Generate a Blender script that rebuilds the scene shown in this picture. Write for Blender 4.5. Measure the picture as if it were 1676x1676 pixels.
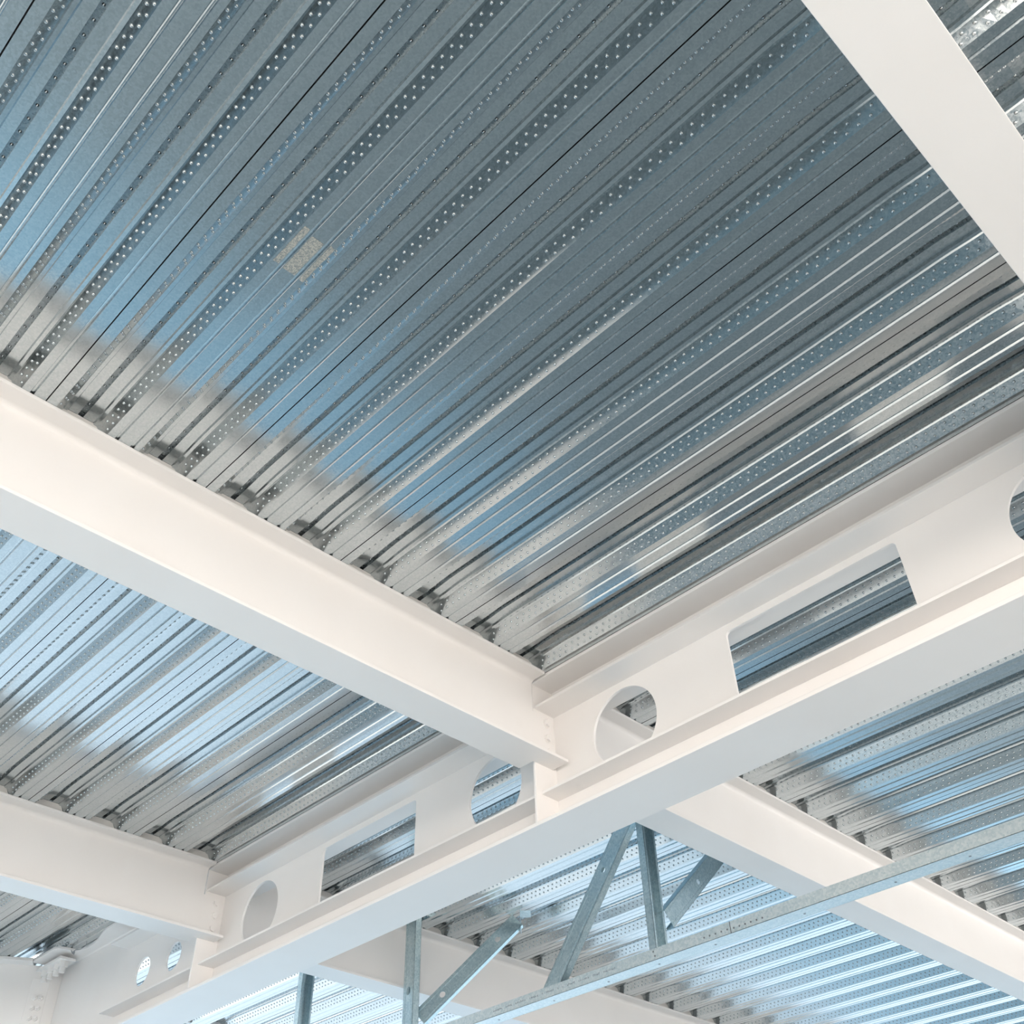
import bpy, bmesh, math, random
from mathutils import Vector, Matrix
from mathutils.geometry import tessellate_polygon
for o in list(bpy.data.objects):
    bpy.data.objects.remove(o, do_unlink=True)
SC = bpy.context.scene
COL = SC.collection
EYE = 1.6                      # camera height above the floor
S = EYE + 2.5767               # underside of the deck
random.seed(7)

# ------------------------------------------------------------------ camera
cam_d = bpy.data.cameras.new('camera'); cam = bpy.data.objects.new('camera', cam_d); COL.objects.link(cam)
R = Vector((0.69889, 0.71482, -0.02371)); F = Vector((-0.51614, 0.52668, 0.67539)); F.normalize()
pitch, yaw, roll = math.radians(42.46143781), math.radians(134.38311877), math.radians(-1.84201622)
F = Vector((math.cos(pitch) * math.cos(yaw), math.cos(pitch) * math.sin(yaw), math.sin(pitch)))
R0 = F.cross(Vector((0, 0, 1))).normalized(); U0 = R0.cross(F)
R = math.cos(roll) * R0 + math.sin(roll) * U0; U = -math.sin(roll) * R0 + math.cos(roll) * U0
m = Matrix((R, U, -F)).transposed().to_4x4(); m.translation = Vector((0, 0, EYE))
cam.matrix_world = m
cam_d.sensor_width = 36; cam_d.lens = 36 * 1686.404 / 1676; cam_d.clip_start = 0.05; cam_d.clip_end = 500
SC.camera = cam

# ------------------------------------------------------------------ world: bright hazy daylight all round the open storey
w = bpy.data.worlds.new('daylight'); SC.world = w; w.use_nodes = True
nt = w.node_tree; nt.nodes.clear()
def N(t, typ, **k):
    n = t.nodes.new(typ)
    for a, b in k.items(): setattr(n, a, b)
    return n
out = N(nt, 'ShaderNodeOutputWorld'); bg = N(nt, 'ShaderNodeBackground')
tc = N(nt, 'ShaderNodeTexCoord')
dot = N(nt, 'ShaderNodeVectorMath', operation='DOT_PRODUCT'); dot.inputs[1].default_value = (0.32, -0.947, 0.0)
nt.links.new(tc.outputs['Generated'], dot.inputs[0])
ramp = N(nt, 'ShaderNodeValToRGB')
mr = N(nt, 'ShaderNodeMapRange'); mr.inputs[1].default_value = -1; mr.inputs[2].default_value = 1
nt.links.new(dot.outputs['Value'], mr.inputs[0]); nt.links.new(mr.outputs[0], ramp.inputs[0])
cr = ramp.color_ramp
cr.elements[0].position = 0.0; cr.elements[0].color = (0.84, 0.92, 1.0, 1)
cr.elements[1].position = 1.0; cr.elements[1].color = (1.0, 0.88, 0.77, 1)
e = cr.elements.new(0.5); e.color = (0.92, 0.94, 0.96, 1)
nt.links.new(ramp.outputs[0], bg.inputs[0])
st = N(nt, 'ShaderNodeMapRange'); st.interpolation_type = 'SMOOTHSTEP'
st.inputs[1].default_value = -0.35; st.inputs[2].default_value = 0.9; st.inputs[3].default_value = 2.6; st.inputs[4].default_value = 10.0
nt.links.new(dot.outputs['Value'], st.inputs[0]); nt.links.new(st.outputs[0], bg.inputs[1])
nt.links.new(bg.outputs[0], out.inputs[0])

SC.view_settings.view_transform = 'Standard'; SC.view_settings.look = 'None'
SC.view_settings.exposure = -0.07; SC.view_settings.gamma = 1.0; SC.view_settings.use_curve_mapping = False

# ------------------------------------------------------------------ materials
def mat(name, color, rough=0.5, metal=0.0, spec=0.5):
    m = bpy.data.materials.new(name); m.use_nodes = True
    b = m.node_tree.nodes['Principled BSDF']
    b.inputs['Base Color'].default_value = (*color, 1); b.inputs['Roughness'].default_value = rough
    b.inputs['Metallic'].default_value = metal; b.inputs['Specular IOR Level'].default_value = spec
    return m, m.node_tree, b
def noise(t, scale, detail=4, rough=0.5, stretch=(1, 1, 1), coord='Object'):
    c = N(t, 'ShaderNodeTexCoord'); mp = N(t, 'ShaderNodeMapping'); mp.inputs['Scale'].default_value = stretch
    n = N(t, 'ShaderNodeTexNoise'); n.inputs['Scale'].default_value = scale; n.inputs['Detail'].default_value = detail
    n.inputs['Roughness'].default_value = rough
    t.links.new(c.outputs[coord], mp.inputs[0]); t.links.new(mp.outputs[0], n.inputs['Vector'])
    return n
def rampn(t, src, stops):
    r = N(t, 'ShaderNodeValToRGB'); t.links.new(src, r.inputs[0])
    while len(r.color_ramp.elements) < len(stops): r.color_ramp.elements.new(0.5)
    for el, (p, c) in zip(r.color_ramp.elements, stops): el.position = p; el.color = (*c, 1)
    return r
WHITE, t, b = mat('white_painted_steel', (0.83, 0.815, 0.80), 0.42, 0, 0.35)
n = noise(t, 3.0, 5); r = rampn(t, n.outputs[0], [(0.3, (0.825, 0.805, 0.79)), (0.7, (0.845, 0.83, 0.82))])
t.links.new(r.outputs[0], b.inputs['Base Color'])
n = noise(t, 260, 2); bp = N(t, 'ShaderNodeBump'); bp.inputs['Strength'].default_value = 0.03; bp.inputs['Distance'].default_value = 0.001
t.links.new(n.outputs[0], bp.inputs['Height']); t.links.new(bp.outputs[0], b.inputs['Normal'])

def galv(name, c0, c1, r0, r1, scale):
    m, t, b = mat(name, c0, 0.3, 1.0)
    v = N(t, 'ShaderNodeTexVoronoi'); v.inputs['Scale'].default_value = scale
    c = N(t, 'ShaderNodeTexCoord'); t.links.new(c.outputs['Object'], v.inputs['Vector'])
    n2 = noise(t, scale * 0.9, 4, 0.7)
    mx = N(t, 'ShaderNodeMix', data_type='FLOAT'); mx.inputs[0].default_value = 0.5
    sx = N(t, 'ShaderNodeSeparateColor'); t.links.new(v.outputs['Color'], sx.inputs[0])
    t.links.new(sx.outputs[0], mx.inputs[2]); t.links.new(n2.outputs[0], mx.inputs[3])
    r = rampn(t, mx.outputs[0], [(0.2, c0), (0.8, c1)]); t.links.new(r.outputs[0], b.inputs['Base Color'])
    q = N(t, 'ShaderNodeMapRange'); q.inputs[3].default_value = r0; q.inputs[4].default_value = r1
    t.links.new(mx.outputs[0], q.inputs[0]); t.links.new(q.outputs[0], b.inputs['Roughness'])
    n3 = noise(t, 1.6, 3, 0.5, (0.35, 6, 6)); bp = N(t, 'ShaderNodeBump'); bp.inputs['Strength'].default_value = 0.10
    bp.inputs['Distance'].default_value = 0.01; t.links.new(n3.outputs[0], bp.inputs['Height'])
    t.links.new(bp.outputs[0], b.inputs['Normal'])
    return m
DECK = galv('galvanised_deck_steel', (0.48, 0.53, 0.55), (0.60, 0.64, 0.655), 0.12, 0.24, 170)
STRIP = galv('shaded_groove_zinc', (0.22, 0.26, 0.28), (0.32, 0.36, 0.38), 0.22, 0.34, 170)  # groove strip darkened: recess shade put into the zinc colour
STUD = galv('galvanised_framing_steel', (0.58, 0.69, 0.72), (0.80, 0.86, 0.87), 0.30, 0.48, 110)
STUD.node_tree.nodes['Principled BSDF'].inputs['Metallic'].default_value = 0.6
POST = galv('galvanised_stud_steel', (0.44, 0.58, 0.63), (0.66, 0.77, 0.80), 0.25, 0.42, 110)
POST.node_tree.nodes['Principled BSDF'].inputs['Metallic'].default_value = 0.85
DARK, _, _ = mat('dark_gap', (0.02, 0.022, 0.025), 0.8)
INK, _, _ = mat('printed_ink', (0.05, 0.08, 0.12), 0.6)
ZINC, _, _ = mat('zinc_fixing', (0.30, 0.32, 0.34), 0.4, 1.0)
CONC, t, b = mat('concrete_slab', (0.30, 0.30, 0.30), 0.9)
n = noise(t, 5, 6); r = rampn(t, n.outputs[0], [(0.3, (0.24, 0.24, 0.24)), (0.7, (0.36, 0.36, 0.355))]); t.links.new(r.outputs[0], b.inputs['Base Color'])
LABEL, t, b = mat('torn_label_paper', (0.62, 0.61, 0.56), 0.9)
n = noise(t, 230, 3, 0.8); r = rampn(t, n.outputs[0], [(0.40, (0.20, 0.24, 0.25)), (0.62, (0.52, 0.51, 0.46))]); t.links.new(r.outputs[0], b.inputs['Base Color'])
FLOOR, t, b = mat('reflection_banded_floor', (0.35, 0.36, 0.37), 0.55)
# unseen floor's dark, blue and pale zones made up to shape reflections and bounce
c = N(t, 'ShaderNodeTexCoord'); sp = N(t, 'ShaderNodeSeparateXYZ'); t.links.new(c.outputs['Object'], sp.inputs[0])
n = noise(t, 0.7, 4); ad = N(t, 'ShaderNodeMath', operation='MULTIPLY_ADD'); ad.inputs[1].default_value = 1.2
t.links.new(n.outputs[0], ad.inputs[0]); t.links.new(sp.outputs[0], ad.inputs[2])
q = N(t, 'ShaderNodeMapRange'); q.inputs[1].default_value = -12; q.inputs[2].default_value = 2; t.links.new(ad.outputs[0], q.inputs[0])
r = rampn(t, q.outputs[0], [(0.0, (0.27, 0.34, 0.40)), (0.34, (0.36, 0.46, 0.54)), (0.38, (0.27, 0.47, 0.62)), (0.52, (0.25, 0.43, 0.56)), (0.60, (0.22, 0.275, 0.305)), (0.96, (0.20, 0.25, 0.275)), (0.99, (0.70, 0.67, 0.63))])
mk = N(t, 'ShaderNodeMapRange'); mk.interpolation_type = 'SMOOTHSTEP'; mk.inputs[1].default_value = -2.4; mk.inputs[2].default_value = -1.4
t.links.new(sp.outputs[1], mk.inputs[0])
mc = N(t, 'ShaderNodeMix', data_type='RGBA'); t.links.new(mk.outputs[0], mc.inputs[0]); mc.inputs[6].default_value = (0.70, 0.67, 0.63, 1)
t.links.new(r.outputs[0], mc.inputs[7]); t.links.new(mc.outputs[2], b.inputs['Base Color'])

# ------------------------------------------------------------------ mesh helpers
class MB:
    def __init__(s): s.v = []; s.f = []
    def add(s, vs, fs):
        k = len(s.v); s.v += [tuple(v) for v in vs]; s.f += [tuple(i + k for i in f) for f in fs]
    def box(s, x0, x1, y0, y1, z0, z1):
        s.add([(x, y, z) for x in (x0, x1) for y in (y0, y1) for z in (z0, z1)],
              [(0, 1, 3, 2), (4, 6, 7, 5), (0, 4, 5, 1), (2, 3, 7, 6), (0, 2, 6, 4), (1, 5, 7, 3)])
    def prism(s, loops, fn):
        """loops[0] outline, others holes, in 2D; fn(u, v, k) -> 3D for k = 0 / 1 faces"""
        L = [[Vector((a, b_, 0)) for a, b_ in l] for l in loops]
        flat = [p for l in loops for p in l]
        tris = tessellate_polygon(L); n = len(flat)
        s.add([fn(a, b_, 0) for a, b_ in flat] + [fn(a, b_, 1) for a, b_ in flat],
              [tuple(t_) for t_ in tris] + [tuple(n + i for i in t_)[::-1] for t_ in tris] +
              [(o + i, o + (i + 1) % len(l), n + o + (i + 1) % len(l), n + o + i)
               for o, l in zip([sum(len(x) for x in loops[:j]) for j in range(len(loops))], loops) for i in range(len(l))])
    def cyl(s, c, ax, r, h, n=12):
        ax = Vector(ax).normalized(); c = Vector(c)
        a = ax.orthogonal().normalized(); b_ = ax.cross(a)
        vs = [c + r * (math.cos(2 * math.pi * i / n) * a + math.sin(2 * math.pi * i / n) * b_) + ax * q for q in (0, h) for i in range(n)]
        s.add(vs, [tuple(range(n))[::-1], tuple(range(n, 2 * n))] + [(i, (i + 1) % n, n + (i + 1) % n, n + i) for i in range(n)])
    def build(s, name, material, parent=None, bevel=0.0, smooth=False):
        me = bpy.data.meshes.new(name); me.from_pydata(s.v, [], s.f); me.update()
        bm = bmesh.new(); bm.from_mesh(me); bmesh.ops.remove_doubles(bm, verts=bm.verts, dist=1e-6)
        bmesh.ops.recalc_face_normals(bm, faces=bm.faces)
        if bevel:
            es = [e for e in bm.edges if len(e.link_faces) == 2 and e.calc_face_angle(0) > 0.9]
            bmesh.ops.bevel(bm, geom=es, offset=bevel, segments=2, affect='EDGES', profile=0.5, clamp_overlap=True)
        bm.to_mesh(me); bm.free()
        if smooth:
            for p in me.polygons: p.use_smooth = True
        me.materials.append(material)
        o = bpy.data.objects.new(name, me); COL.objects.link(o)
        if parent:
            o.parent = parent; o.matrix_parent_inverse = Matrix.Translation(parent.location).inverted()
        return o
def thing(name, label, cat, loc=(0, 0, 0), group=None):
    o = bpy.data.objects.new(name, None); COL.objects.link(o); o.location = loc
    o.matrix_world = Matrix.Translation(loc)
    o['label'] = label; o['category'] = cat
    if group: o['group'] = group
    return o
def tag(o, label, cat, group=None):
    o['label'] = label; o['category'] = cat
    if group: o['group'] = group
    return o
def struct(o): o['kind'] = 'structure'; return o

# ------------------------------------------------------------------ setting
b_ = MB(); b_.box(-34, 22, -22, 38, -0.2, 0); struct(b_.build('floor', FLOOR))
b_ = MB(); b_.box(-8.6, 9.0, -3.2, 14.0, S + 0.085, S + 0.24); struct(b_.build('ceiling', CONC))

WALL, t, b = mat('dark_added_wall', (0.085, 0.14, 0.17), 0.6)
b_ = MB(); b_.box(-20, 0.9, -7.3, -7.0, 0, S + 0.23); struct(b_.build('added_back_wall', WALL))  # unseen dark wall, added and sized to darken the rib web reflections

# ------------------------------------------------------------------ deck sheets
PIT = 0.3
half = [(0.036, 0), (0.064, 0.045), (0.0675, 0.0500), (0.079, 0.0515), (0.083, 0.060), (0.1150, 0.060), (0.1125, 0.0745),
        (0.1375, 0.0745), (0.1345, 0.060), (0.171, 0.060), (0.175, 0.0515), (0.1860, 0.0500), (0.190, 0.045), (0.218, 0)]
prof = [(0.0020, 0.018), (0.0020, 0.0)] + half + \
       [(0.245, 0), (0.2475, 0.0055), (0.251, 0.0045), (0.2545, 0.0055), (0.259, 0), (0.302, 0), (0.3045, 0.0055), (0.308, 0.0045), (0.3115, 0.0055), (0.316, 0)] + \
       [(a + PIT, c) for a, c in half] + [(0.545, 0), (0.5475, 0.0055), (0.551, 0.0045), (0.5545, 0.0055), (0.559, 0), (0.5980, 0), (0.5980, 0.018)]
def sheet_mesh(length):
    """one sheet, local origin at its seam corner"""
    v = []; f = []
    def hs(x):
        d = min(x, length - x)
        tb = [(0, .08), (.015, .08), (.03, .45), (.045, .80), (.06, .86), (.13, .88), (.16, .90), (.19, .94), (.22, .975), (.26, 1.0), (9, 1.0)]
        for (a, ha), (c, hc) in zip(tb[:-1], tb[1:]):
            if d <= c: return ha + (hc - ha) * (d - a) / (c - a)
        return 1.0
    e_ = [0.003, .015, .03, .045, .06, .10, .13, .16, .19, .22, .26]
    xs = e_ + [length * i / 6 for i in range(1, 6)] + [length - x for x in e_][::-1]; n = len(prof)
    for x in xs:
        h = hs(x)
        for a, c in prof: v.append((x, a, c * (h if c > 0.0056 and 0.03 < a < 0.23 or 0.33 < a < 0.53 else 1)))
    for i in range(len(xs) - 1):
        for j in range(n - 1):
            f.append((i * n + j, i * n + j + 1, (i + 1) * n + j + 1, (i + 1) * n + j))
    # pressed dimples
    def dome(c, nrm, r, h, seg=8):
        k = len(v); nrm = Vector(nrm).normalized(); a = Vector((1, 0, 0)); bb = nrm.cross(a)
        for rr, hh in ((1, -0.0002), (0.8, h * 0.55), (0.42, h * 0.92)):
            for i in range(seg):
                t_ = 2 * math.pi * i / seg
                v.append(tuple(Vector(c) + r * rr * (math.cos(t_) * a + math.sin(t_) * bb) + nrm * hh))
        v.append(tuple(Vector(c) + nrm * h))
        for q in range(2):
            for i in range(seg): f.append((k + q * seg + i, k + q * seg + (i + 1) % seg, k + (q + 1) * seg + (i + 1) % seg, k + (q + 1) * seg + i))
        for i in range(seg): f.append((k + 2 * seg + i, k + 2 * seg + (i + 1) % seg, k + 3 * seg))
    for p in (0, PIT):
        m_ = int((length - 0.2) / 0.0362)
        for i in range(m_):
            for row, off in ((0.28, 0.0), (0.72, 0.4)):
                x = 0.10 + 0.0362 * (i + off); h = hs(x)
                for (a0, a1) in ((0.218, 0.189), (0.036, 0.064)):
                    yy = a0 + (a1 - a0) * row; zz = 0.045 * row * h
                    sg = -1 if a0 > a1 else 1
                    dome((x, yy + p, zz), (0, sg * 0.045 * h, -0.0285), 0.0055, 0.0047)
        for i in range(int((length - 0.2) / 0.0505)):
            x = 0.11 + 0.0505 * i
            dome((x, 0.125 + p, 0.0745 * hs(x)), (0, 0, -1), 0.0050, 0.0048)
    me = bpy.data.meshes.new('deck_sheet'); me.from_pydata(v, [], f); me.update()
    nst = (len(xs) - 1) * (n - 1)
    for i, pl in enumerate(me.polygons): pl.use_smooth = i >= nst
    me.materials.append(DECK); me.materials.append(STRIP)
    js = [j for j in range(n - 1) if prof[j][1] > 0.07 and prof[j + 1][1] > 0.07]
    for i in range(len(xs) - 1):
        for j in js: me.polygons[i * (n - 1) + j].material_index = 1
    return me
BX = [-8.018, -5.365, -2.712, -0.066, 2.58]
bay_names = ['far left bay', 'left bay', 'middle bay', 'right-hand bay']
meshes = {}
ORD = ['first', 'second', 'third', 'fourth', 'fifth', 'sixth', 'seventh', 'eighth', 'ninth', 'tenth', 'eleventh', 'twelfth']
Y0 = 0.5199
BAYTXT = ['bottom left corner bay', 'left bay under long beam', 'big middle bay', 'top right corner bay']
FARTXT = ['left of both far beams', 'between the far beams', 'right of both far beams']
rows = []
for bi in range(4):
    for k in range(-2, 5): rows.append((bi, k))
    if bi < 3:
        for k in range(5, (11, 16, 12)[bi]): rows.append((bi, k))
sheet_mid = None
BOUNCE, _, _ = mat('pale_bounce', (0.72, 0.70, 0.68), 0.8)
q = MB(); q.prism([[(-0.086, 0.001), (0.086, 0.001), (0.060, 0.042), (0.044, 0.049), (-0.044, 0.049), (-0.060, 0.042)]], lambda a, c, k: (-0.018 + 0.036 * k, a, c))
_f = q.build('bounce_block', BOUNCE); BOUNCE_ME = _f.data; bpy.data.objects.remove(_f)
for bi, k in rows:
    L = round(BX[bi + 1] - BX[bi], 3)
    if L not in meshes: meshes[L] = sheet_mesh(L)
    o = bpy.data.objects.new('deck_sheet', meshes[L]); COL.objects.link(o)
    o.location = (BX[bi], Y0 + k * 0.6, S)
    if k < 4 or bi == 3:
        tag(o, 'ribbed deck sheet, %s, %s out from the near side of girder' % (BAYTXT[bi], ORD[4 - k] if bi == 3 else ORD[3 - k]), 'deck sheet', 'deck sheets this side of the girder')
    elif bi < 3:
        tag(o, 'ribbed deck sheet beyond the girder, %s, %s out from it' % (FARTXT[bi], ORD[k - 4]), 'deck sheet', 'deck sheets beyond the girder')
    else:
        tag(o, 'galvanised ribbed deck sheet over the girder in the bay right of the top right beam', 'deck sheet', 'deck sheets beyond the girder')
    if (bi, k) == (2, 0): sheet_mid = o
    if True:       # pale blocks added in the rib ends to lighten the crown reflections
        for xe in (0.036, L - 0.036):
            for p_ in (0, PIT):
                c_ = bpy.data.objects.new('bounce_block', BOUNCE_ME); COL.objects.link(c_)
                c_.parent = o; c_.location = (xe, p_ + 0.127, 0)
# torn label left on one sheet
for (xa, xb, ya, yb) in ((-1.664, -1.513, 0.2255, 0.2440), (-1.668, -1.522, 0.2605, 0.3010), (-1.672, -1.516, 0.3175, 0.3340)):
    q = MB()
    nx = 16
    top = [(xa + (xb - xa) * i / nx + random.uniform(-.003, .003), Y0 + yb + random.uniform(-.0012, .0008)) for i in range(nx + 1)]
    bot = [(xa + (xb - xa) * i / nx + random.uniform(-.003, .003), Y0 + ya + random.uniform(-.0008, .0012)) for i in range(nx + 1)]
    q.prism([bot + top[::-1]], lambda a, c, k_: (a, c, S - 0.0004 - 0.0007 * k_))
    o = q.build('label_residue', LABEL, sheet_mid); o['label'] = 'pale glittery remains of a torn paper label'

# ------------------------------------------------------------------ secondary beams
ZB = EYE + 2.170; TF = 0.0135; TW = 0.0086; HW = 0.0895; RF = 0.021
def web_y(y0, y1, x, pts_cope=None):
    pass
def ibeam_y(x, y0, y1, label, near=None, group=None):
    """rolled beam running along y; near: end that meets the girder ('hi' / 'lo' / None)"""
    t_ = thing('steel_beam', label, 'beam', (x, (y0 + y1) / 2, ZB), group)
    WY = 3.006
    # flanges
    yt0, yt1 = y0, y1; yb0, yb1 = y0, y1
    if near == 'hi': yt1 = 2.856; yb1 = 2.975; cut = 2.856
    if near == 'lo': yt0 = 3.156; yb0 = 3.037; cut = 3.156
    q = MB(); q.box(x - HW, x + HW, yt0, yt1, S - TF, S); q.build('top_flange', WHITE, t_, 0.0015)
    q = MB()
    if near == 'hi': lp = [(x - HW, yb0), (x + HW, yb0), (x + HW, yb1), (x - 0.005, yb1), (x - 0.005, cut), (x - HW, cut)]
    elif near == 'lo': lp = [(x - HW, yb1), (x + HW, yb1), (x + HW, yb0), (x - 0.005, yb0), (x - 0.005, cut), (x - HW, cut)]
    else: lp = [(x - HW, y0), (x + HW, y0), (x + HW, y1), (x - HW, y1)]
    q.prism([lp], lambda a, c, k: (a, c, ZB + TF * k)); q.build('bottom_flange', WHITE, t_, 0.0015)
    # web with root fillets
    q = MB(); zt, zb = S - TF, ZB + TF
    prof_ = []
    for sx, sz in ((1, 1), (1, -1), (-1, -1), (-1, 1)):
        arc = []
        for i in range(7):
            a = math.pi / 2 * i / 6
            arc.append((sx * (TW / 2 + RF * (1 - math.cos(a))), RF * (1 - math.sin(a))))
        z0 = zt if sz > 0 else zb
        arc = [(ax, z0 - sz * az) for ax, az in arc]          # from web to flange
        if (sx, sz) in ((1, 1), (-1, -1)): arc = arc[::-1]
        prof_ += arc
    n_ = len(prof_)
    ya, yb = (y0, 2.856) if near == 'hi' else ((3.156, y1) if near == 'lo' else (y0, y1))
    q.add([(x + a, ya, c) for a, c in prof_] + [(x + a, yb, c) for a, c in prof_],
          [(i, (i + 1) % n_, n_ + (i + 1) % n_, n_ + i) for i in range(n_)] + [tuple(range(n_)), tuple(range(n_, 2 * n_))])
    if near:
        a, c = (2.856, 2.968) if near == 'hi' else (3.044, 3.156)
        zc = EYE + 2.412
        q.box(x - TW / 2, x + TW / 2, a, c, ZB + TF - 0.001, zc)
    w_ = q.build('web', WHITE, t_, 0)
    for p_ in w_.data.polygons: p_.use_smooth = False
    if near:
        yb_ = 2.942 if near == 'hi' else 3.070
        for z_ in (2.382, 2.309, 2.236):
            q = MB(); q.cyl((x + TW / 2, yb_, EYE + z_), (1, 0, 0), 0.0215, 0.003, 24); q.cyl((x + TW / 2 + 0.003, yb_, EYE + z_), (1, 0, 0), 0.0185, 0.012, 6)
            q.build('bolt', WHITE, t_, 0.0008)
    return t_
GN = 'white beams meeting the near side of the girder'; GF = 'white beams running on beyond the girder'
ibeam_y(BX[2], -3.0, 2.9, 'long white I-beam crossing from the left edge to the middle of the girder', 'hi', GN)
ibeam_y(BX[1], -3.0, 2.9, 'white I-beam at the lower left, bolted to the girder between two round holes', 'hi', GN)
ibeam_y(BX[3], -3.0, 2.9, 'wide white I-beam underside cutting across the top right corner', 'hi', GN)
ibeam_y(BX[2], 3.1, 12.4, 'white I-beam beyond the girder, running down to the lower right corner', 'lo', GF)
ibeam_y(BX[1], 3.1, 12.4, 'white I-beam beyond the girder at bottom centre, behind the upright studs', 'lo', GF)

# ------------------------------------------------------------------ main girder
ZG = EYE + 1.884; TG = 0.016; WY = 3.006; WT = 0.006; GH = 0.139
XL, XR = -7.42, 5.2
g = thing('holed_girder', 'deep white steel girder with round and rectangular web openings crossing the picture', 'girder', (-2.7, WY, ZG))
q = MB()
loop = [(XR, WY - GH), (XR, WY + GH), (XL, WY + GH), (XL - 0.03, 2.779), (-7.115, 2.779), (-7.085, 2.80), (-7.074, 2.844), (-7.065, 2.905),
        (-6.98, 2.935), (-6.889, 2.932), (-6.78, 2.915), (-6.66, 2.882), (-6.58, 2.869), (-6.50, 2.867)]
q.prism([loop], lambda a, c, k: (a, c, S - TG * k)); q.build('top_flange', WHITE, g, 0.0015)
q = MB(); q.prism([[(XR, WY - GH), (XR, WY + GH), (-7.75, WY + GH), (-7.75, 2.96), (-7.405, 2.96), (-7.452, WY - GH)]], lambda a, c, k: (a, c, ZG + TG * k)); q.build('bottom_flange', WHITE, g, 0.002)
zt, zb = S - TG, ZG + TG
def circ(cx, cz, r, n=72): return [(cx + r * math.cos(2 * math.pi * i / n), cz + r * math.sin(2 * math.pi * i / n)) for i in range(n)]
def rrect(x0, x1, z0, z1, r=0.02, n=6):
    o = []
    for cx, cz, a0 in ((x1 - r, z1 - r, 0), (x0 + r, z1 - r, 90), (x0 + r, z0 + r, 180), (x1 - r, z0 + r, 270)):
        for i in range(n + 1):
            a = math.radians(a0 + 90 * i / n); o.append((cx + r * math.cos(a), cz + r * math.sin(a)))
    return o
zc = EYE + 2.230
holes = []
for bx in (BX[1], BX[2], BX[3], BX[4]):
    for sx in (-1, 1):
        if bx == BX[1] and sx == -1: continue
        holes.append(circ(bx + sx * 0.390, zc, 0.172))
for bx in (BX[1], BX[2], BX[3]):
    c_ = bx + 1.325
    holes.append(rrect(c_ - 0.379, c_ + 0.379, EYE + 2.062, EYE + 2.403))
holes += [circ(-5.862, EYE + 2.232, 0.082, 48), circ(-6.225, EYE + 2.238, 0.085, 48)]
q = MB(); q.prism([[(-7.75, zb), (XR, zb), (XR, zt), (-7.75, zt)]] + holes, lambda a, c, k: (a, WY - WT + 2 * WT * k, c))
q.build('web', WHITE, g, 0)
# weld beads where web meets flanges
for zz, sg in ((zt, -1), (zb, 1)):
    q = MB()
    for sy in (-1, 1):
        q.add([(XL, WY + sy * WT, zz), (XR, WY + sy * WT, zz), (XL, WY + sy * (WT + 0.007), zz), (XR, WY + sy * (WT + 0.007), zz), (XL, WY + sy * WT, zz + sg * 0.007), (XR, WY + sy * WT, zz + sg * 0.007)],
              [(2, 3, 5, 4), (0, 1, 3, 2), (0, 4, 5, 1), (0, 2, 4), (1, 5, 3)])
    q.build('weld_bead', WHITE, g)
# horizontal stiffeners between the cross plates, both faces
ends = [(-6.48, BX[1]), (BX[1], BX[2]), (BX[2], BX[3]), (BX[3], BX[4]), (BX[4], XR)]
for i, (xa, xb) in enumerate(ends):
    for zz, wd, dz in ((EYE + 2.436, 0.124, 0.012), (EYE + 2.033, 0.100, 0.012)):
        for sy in (-1, 1):
            if i == 0 and sy == 1: continue
            y_a, y_b = sorted((WY + sy * WT, WY + sy * (WT + wd)))
            q = MB(); q.box(xa - (0.0 if i == 0 else 0.006), xb - 0.0165, y_a, y_b, zz, zz + dz); q.build('stiffener', WHITE, g, 0.0012)
for bx in BX[1:]:
    for sy in (-1, 1):
        y_a, y_b = sorted((WY + sy * WT, WY + sy * 0.139))
        q = MB(); q.box(bx - 0.0163, bx - 0.0045, y_a, y_b, zb, zt); q.build('connection_plate', WHITE, g, 0.0012)

# ------------------------------------------------------------------ skewed edge beam and its bolted corner
d = Vector((0.478, 0.878, 0)).normalized(); nn = Vector((-d.y, d.x, 0)); P0 = Vector((-7.508, 2.581, 0))
eb = thing('edge_beam', 'white skewed edge beam in the bottom left corner, meeting the end of the girder', 'beam', (P0.x, P0.y, ZG))
def sk(s_, n_, z_): v_ = P0 + d * s_ + nn * n_; return (v_.x, v_.y, z_)
def skbox(q, s0, s1, n0, n1, z0, z1):
    q.add([sk(a, b2, c) for a in (s0, s1) for b2 in (n0, n1) for c in (z0, z1)],
          [(0, 1, 3, 2), (4, 6, 7, 5), (0, 4, 5, 1), (2, 3, 7, 6), (0, 2, 6, 4), (1, 5, 7, 3)])
q = MB(); skbox(q, -4.5, 0.215, 0, 0.19, S - 0.02, S - 0.0005); q.build('top_flange', WHITE, eb, 0.0015)
q = MB(); skbox(q, -4.5, 0.345, 0.09, 0.102, ZG - 0.25, S - 0.02); q.build('web', WHITE, eb, 0)
q = MB(); skbox(q, -4.5, 0.345, 0, 0.19, ZG - 0.27, ZG - 0.25); q.build('bottom_flange', WHITE, eb, 0.0015)
q = MB(); skbox(q, 0.235, 0.350, 0.075, 0.0895, ZG - 0.24, EYE + 2.47); q.build('splice_plate', WHITE, eb, 0.002)
for zz in (2.345, 2.281, 2.217, 2.153, 2.089, 2.025):
    for ss in (0.279, 0.316):
        q = MB(); c_ = sk(ss, 0.075, EYE + zz); q.cyl(c_, -nn, 0.0185, 0.016, 6); q.cyl(c_, -nn, 0.011, 0.034, 12); q.build('bolt', WHITE, eb, 0.0008)
q = MB(); q.box(-7.56, -7.12, 2.835, 2.945, EYE + 2.517, EYE + 2.533); q.build('seat_plate', WHITE, eb, 0.002)
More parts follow.
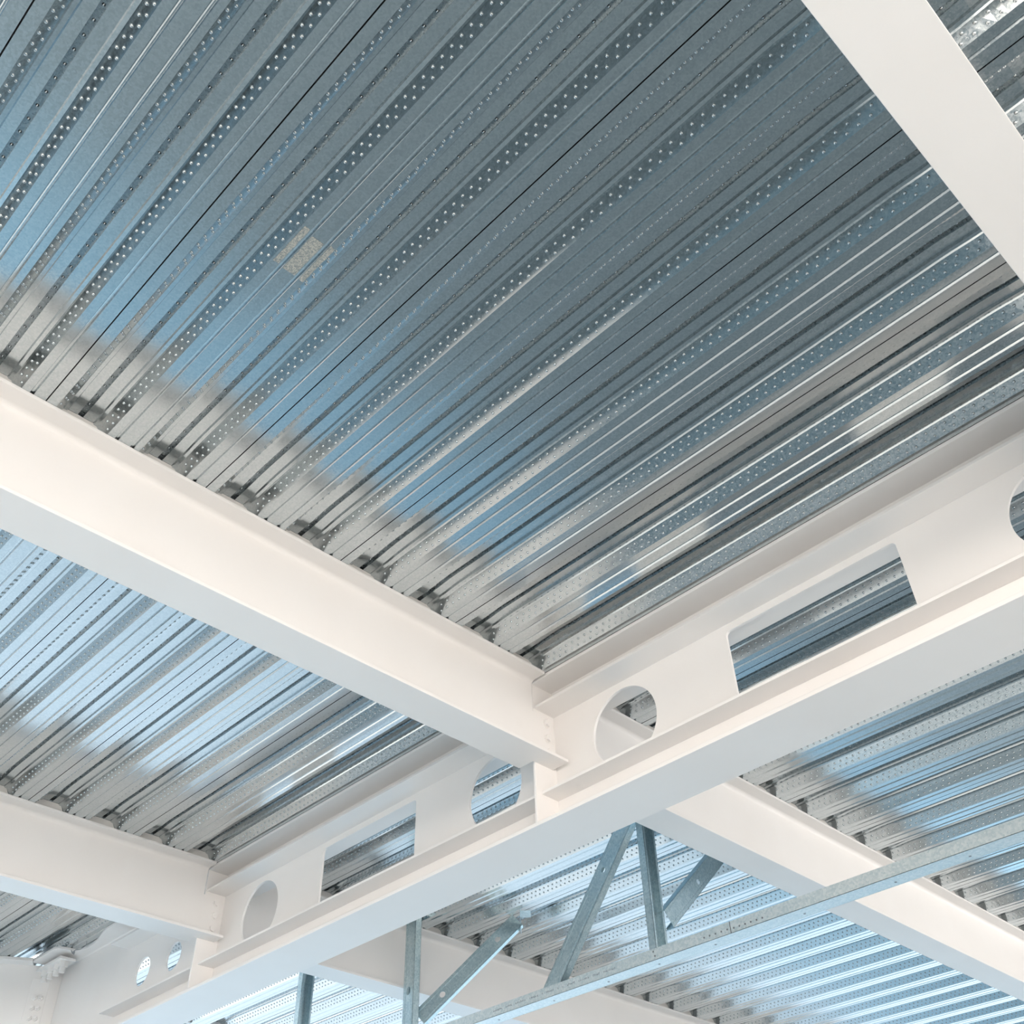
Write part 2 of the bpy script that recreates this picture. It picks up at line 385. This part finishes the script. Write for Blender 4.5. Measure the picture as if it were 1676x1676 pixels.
for i in range(5):
    c_ = (-7.508 + 0.0845 * i, 2.889, EYE + 2.517)
    q = MB(); q.cyl(c_, (0, 0, -1), 0.031, 0.036, 6); q.cyl(c_, (0, 0, -1), 0.020, 0.070, 14); q.build('bolt', WHITE, eb, 0.0015)

q = MB(); q.box(-7.455, -7.405, 2.925, 3.0, ZG + TG, S - 0.021); q.build('end_plate', WHITE, eb, 0.0015)
# twisted wire tied at the corner
q = MB(); pts = []
for i in range(40):
    a = i / 39; pts.append(Vector((-7.08 + 0.22 * a, 2.868 + 0.02 * math.sin(9 * a) , S - 0.012 - 0.045 * math.sin(math.pi * a) + 0.012 * math.cos(30 * a) * (1 - a))))
for a, c in zip(pts[:-1], pts[1:]): q.cyl(a, c - a, 0.0022, (c - a).length * 1.05, 6)
tag(q.build('tie_wire', ZINC), 'short twisted tie wire caught at the end of the girder above the hanging bolts', 'wire')

# ------------------------------------------------------------------ light gauge framing
def channel(A, B, web_dir, fl_dir, web=0.1, fl=0.05, lip=0.012, th=0.0015, holes_at=(), hole_r=0.016, groove=True):
    """C section from A to B (web centre line); web_dir across the web, fl_dir the way the flanges point"""
    A = Vector(A); B = Vector(B); ax = (B - A); L = ax.length; ax.normalize()
    fd = Vector(fl_dir); fd = (fd - ax * fd.dot(ax)).normalized(); wd = ax.cross(fd).normalized()
    if wd.dot(Vector(web_dir)) < 0: wd = -wd
    q = MB()
    def fr(s_, u_, v_): return tuple(A + ax * s_ + wd * u_ + fd * v_)
    hl = [[(h + hole_r * 1.15 * math.cos(2 * math.pi * i / 20), hole_r * math.sin(2 * math.pi * i / 20)) for i in range(20)] for h in holes_at]
    q.prism([[(0, -web / 2), (L, -web / 2), (L, web / 2), (0, web / 2)]] + hl, lambda a, c, k: fr(a, c, th * k))
    def bx(u0, u1, v0, v1):
        q.add([fr(a, c, e_) for a in (0, L) for c in (u0, u1) for e_ in (v0, v1)], [(0, 1, 3, 2), (4, 6, 7, 5), (0, 4, 5, 1), (2, 3, 7, 6), (0, 2, 6, 4), (1, 5, 7, 3)])
    for sg in (-1, 1):
        a, c = sorted((sg * web / 2, sg * (web / 2 - th))); bx(a, c, 0, fl)
        if lip:
            a, c = sorted((sg * (web / 2), sg * (web / 2 - lip))); bx(a, c, fl - th, fl)
        if groove:      # rolled swage lines on the web
            a, c = sorted((sg * (web / 2 - 0.014), sg * (web / 2 - 0.020))); bx(a, c, -0.0016, 0.0005)
    return q
YT = 4.25; ZT = EYE + 1.806
TLAB = 'galvanised floor track of the hanging stud frame, '
tracks = []
for xa, xb, lab in ((-6.9, -2.7925, 'length left of the joint, with printed text'), (-2.7915, 1.3, 'length right of the joint, reaching the right edge')):
    q = MB(); th = 0.0016
    q.box(xa, xb, YT, YT + 0.102, ZT, ZT + th); q.box(xa, xb, YT, YT + th, ZT, ZT + 0.056); q.box(xa, xb, YT + 0.1004, YT + 0.102, ZT, ZT + 0.056)
    tr = thing('steel_track', 'galvanised bottom track of the stud frame, ' + lab, 'track', ((xa + xb) / 2, YT + 0.05, ZT), 'track lengths of the stud frame')
    q.build('channel', STUD, tr); tracks.append(tr)
q = MB(); q.box(-2.793, -2.790, YT - 0.0004, YT, ZT, ZT + 0.056); q.build('butt_joint', DARK, tracks[1])
def dots(pts, parent, nm='screw', ax=(0, -1, 0), r=0.0045):
    for p_ in pts:
        q = MB(); q.cyl(p_, ax, r, 0.0015, 10); q.build(nm, ZINC, parent)
dots([(-3.267, YT, EYE + 1.848), (-3.259, YT, EYE + 1.825), (-2.949, YT, EYE + 1.829)] + [(-2.915 + 0.035 * i, YT, EYE + 1.829) for i in range(4)], tracks[0])
dots([(-2.772 + 0.033 * i, YT, EYE + 1.826) for i in range(6)], tracks[1])
dots([(x_, 4.312, ZT) for x_ in (-4.45, -4.02, -3.626, -3.285, -2.931)], tracks[0], ax=(0, 0, -1), r=0.006)
dots([(x_, 4.312, ZT) for x_ in (-2.42, -1.95, -1.60, -1.2, -0.85)], tracks[1], ax=(0, 0, -1), r=0.006)
# faint stencilled line of maker's text, too small to read
q = MB(); x_ = -4.43; zz = EYE + 1.831
for wl in (8, 5, 9, 7, 1, 6, 1, 1, 6, 8, 5, 9):
    for i in range(wl):
        h_ = random.choice((0.006, 0.008, 0.009)); k_ = random.choice((0, 1, 2))
        q.box(x_, x_ + 0.0022, YT - 0.0003, YT - 0.0001, zz, zz + h_)
        if k_: q.box(x_, x_ + 0.0065, YT - 0.0003, YT - 0.0001, zz + (h_ - 0.002) * (k_ - 1), zz + (h_ - 0.002) * (k_ - 1) + 0.002)
        x_ += 0.0095
    x_ += 0.026
q.build('printed_text', INK, tracks[0])

def clip_z(o, z, keep_above):
    bm = bmesh.new(); bm.from_mesh(o.data)
    bmesh.ops.bisect_plane(bm, geom=bm.verts[:] + bm.edges[:] + bm.faces[:], plane_co=(0, 0, z), plane_no=(0, 0, 1), clear_outer=not keep_above, clear_inner=keep_above)
    bm.to_mesh(o.data); bm.free()
def stud(name, label, q, cat='stud', group=None, base=(0, 0, 0), trim=False):
    t_ = thing(name, label, cat, base, group); o = q.build('channel', POST, t_)
    clip_z(o, ZT + 0.002, True); clip_z(o, S - 0.001, False)
    return t_
zs0, zs1 = ZT + 0.002, S - 0.001
# S0, S2, S3: web across the track, open side towards the right
s0 = stud('steel_stud', 'short upright galvanised stud at the bottom edge, left of the taller stud',
          channel((-6.405, YT + 0.051, zs0), (-6.405, YT + 0.051, zs1), (0, 1, 0), (1, 0, 0), web=0.098, fl=0.05, lip=0.012), base=(-6.4, YT + 0.05, zs0))
s1 = stud('steel_stud', 'upright galvanised stud with punched hole, at the left end of the visible frame',
          channel((-5.190, YT + 0.003, zs0), (-5.190, YT + 0.003, zs1), (1, 0, 0), (0, 1, 0), web=0.092, fl=0.05, lip=0.012, holes_at=(0.32,), hole_r=0.020), base=(-5.19, YT + 0.05, zs0))
s2 = stud('steel_stud', 'upright galvanised stud rising from the track to the corner of the girder and far beam',
          channel((-3.290, YT + 0.051, zs0), (-3.290, YT + 0.051, zs1), (0, 1, 0), (1, 0, 0), web=0.098, fl=0.044, lip=0.014, holes_at=(0.25,)), base=(-3.29, YT + 0.05, zs0))
s3 = stud('steel_stud', 'sliver of a galvanised stud at the right edge of the picture, below the girder',
          channel((-1.060, YT + 0.051, zs0), (-1.060, YT + 0.051, zs1), (0, 1, 0), (1, 0, 0), web=0.098, fl=0.05, lip=0.012), base=(-1.06, YT + 0.05, zs0))
# braces
q = channel((-4.070, YT + 0.004, ZT - 0.05), (-3.327, YT + 0.004, S + 0.05), (1, 0, -1), (0, 1, 0), web=0.098, fl=0.046, lip=0.010, holes_at=(0.80,), hole_r=0.014)
d2 = stud('steel_brace', 'wide leaning galvanised brace from the track up to the top of the upright stud', q, 'brace', base=(-4.02, YT, ZT + 0.01))
vdir = Vector((-0.65, 0.75, -0.12)).normalized()
q = channel((-5.175, 4.335, EYE + 1.985), (-4.705, 4.735, S - 0.030), (1, -0.8, -0.6), vdir, web=0.098, fl=0.04, lip=0.010, holes_at=(0.19, 0.66), hole_r=0.017)
d1 = stud('steel_brace', 'galvanised brace with two punched holes, from the left stud back to a deck clip', q, 'brace', base=(-5.17, 4.33, EYE + 1.98))
cq = MB(); cx, cy, cz = -4.70, 4.735, S
def rb(q, c, ux, s):   # little plate helper: c corner, ux list of 3 edge vectors
    c = Vector(c); q.add([c + ux[0] * a + ux[1] * b3 + ux[2] * e_ for a in (0, 1) for b3 in (0, 1) for e_ in (0, 1)], [(0, 1, 3, 2), (4, 6, 7, 5), (0, 4, 5, 1), (2, 3, 7, 6), (0, 2, 6, 4), (1, 5, 7, 3)])
u1 = Vector((-0.078, 0.085, 0)); u2 = Vector((0, 0, -0.105)); u3 = Vector((0.0016, 0.0015, 0))
rb(cq, (cx + 0.055, cy - 0.035, cz), (u1, u2, u3), 0)
rb(cq, (cx + 0.055, cy - 0.035, cz), (u1, Vector((0.05, 0.045, 0)), Vector((0, 0, -0.0016))), 0)
cq.build('clip', POST, d1)
for a, c in ((0.25, 0.3), (0.7, 0.3), (0.3, 0.75), (0.72, 0.75)):
    p_ = Vector((cx + 0.055, cy - 0.035, cz)) + u1 * a + u2 * c - u3 * 0.2
    q = MB(); q.cyl(p_, (0.7, -0.7, 0), 0.0045, 0.003, 8); q.build('screw', ZINC, d1)
q = channel((-3.236, 4.375, EYE + 2.035), (-3.236, 5.005, S + 0.03), (0, 1, -1), (-1, 0, 0), web=0.098, fl=0.046, lip=0.010, holes_at=(0.42,), hole_r=0.014)
d3 = stud('steel_brace', 'pale galvanised brace running back behind the upright stud, under the far beam', q, 'brace', base=(-3.236, 4.345, EYE + 2.0))
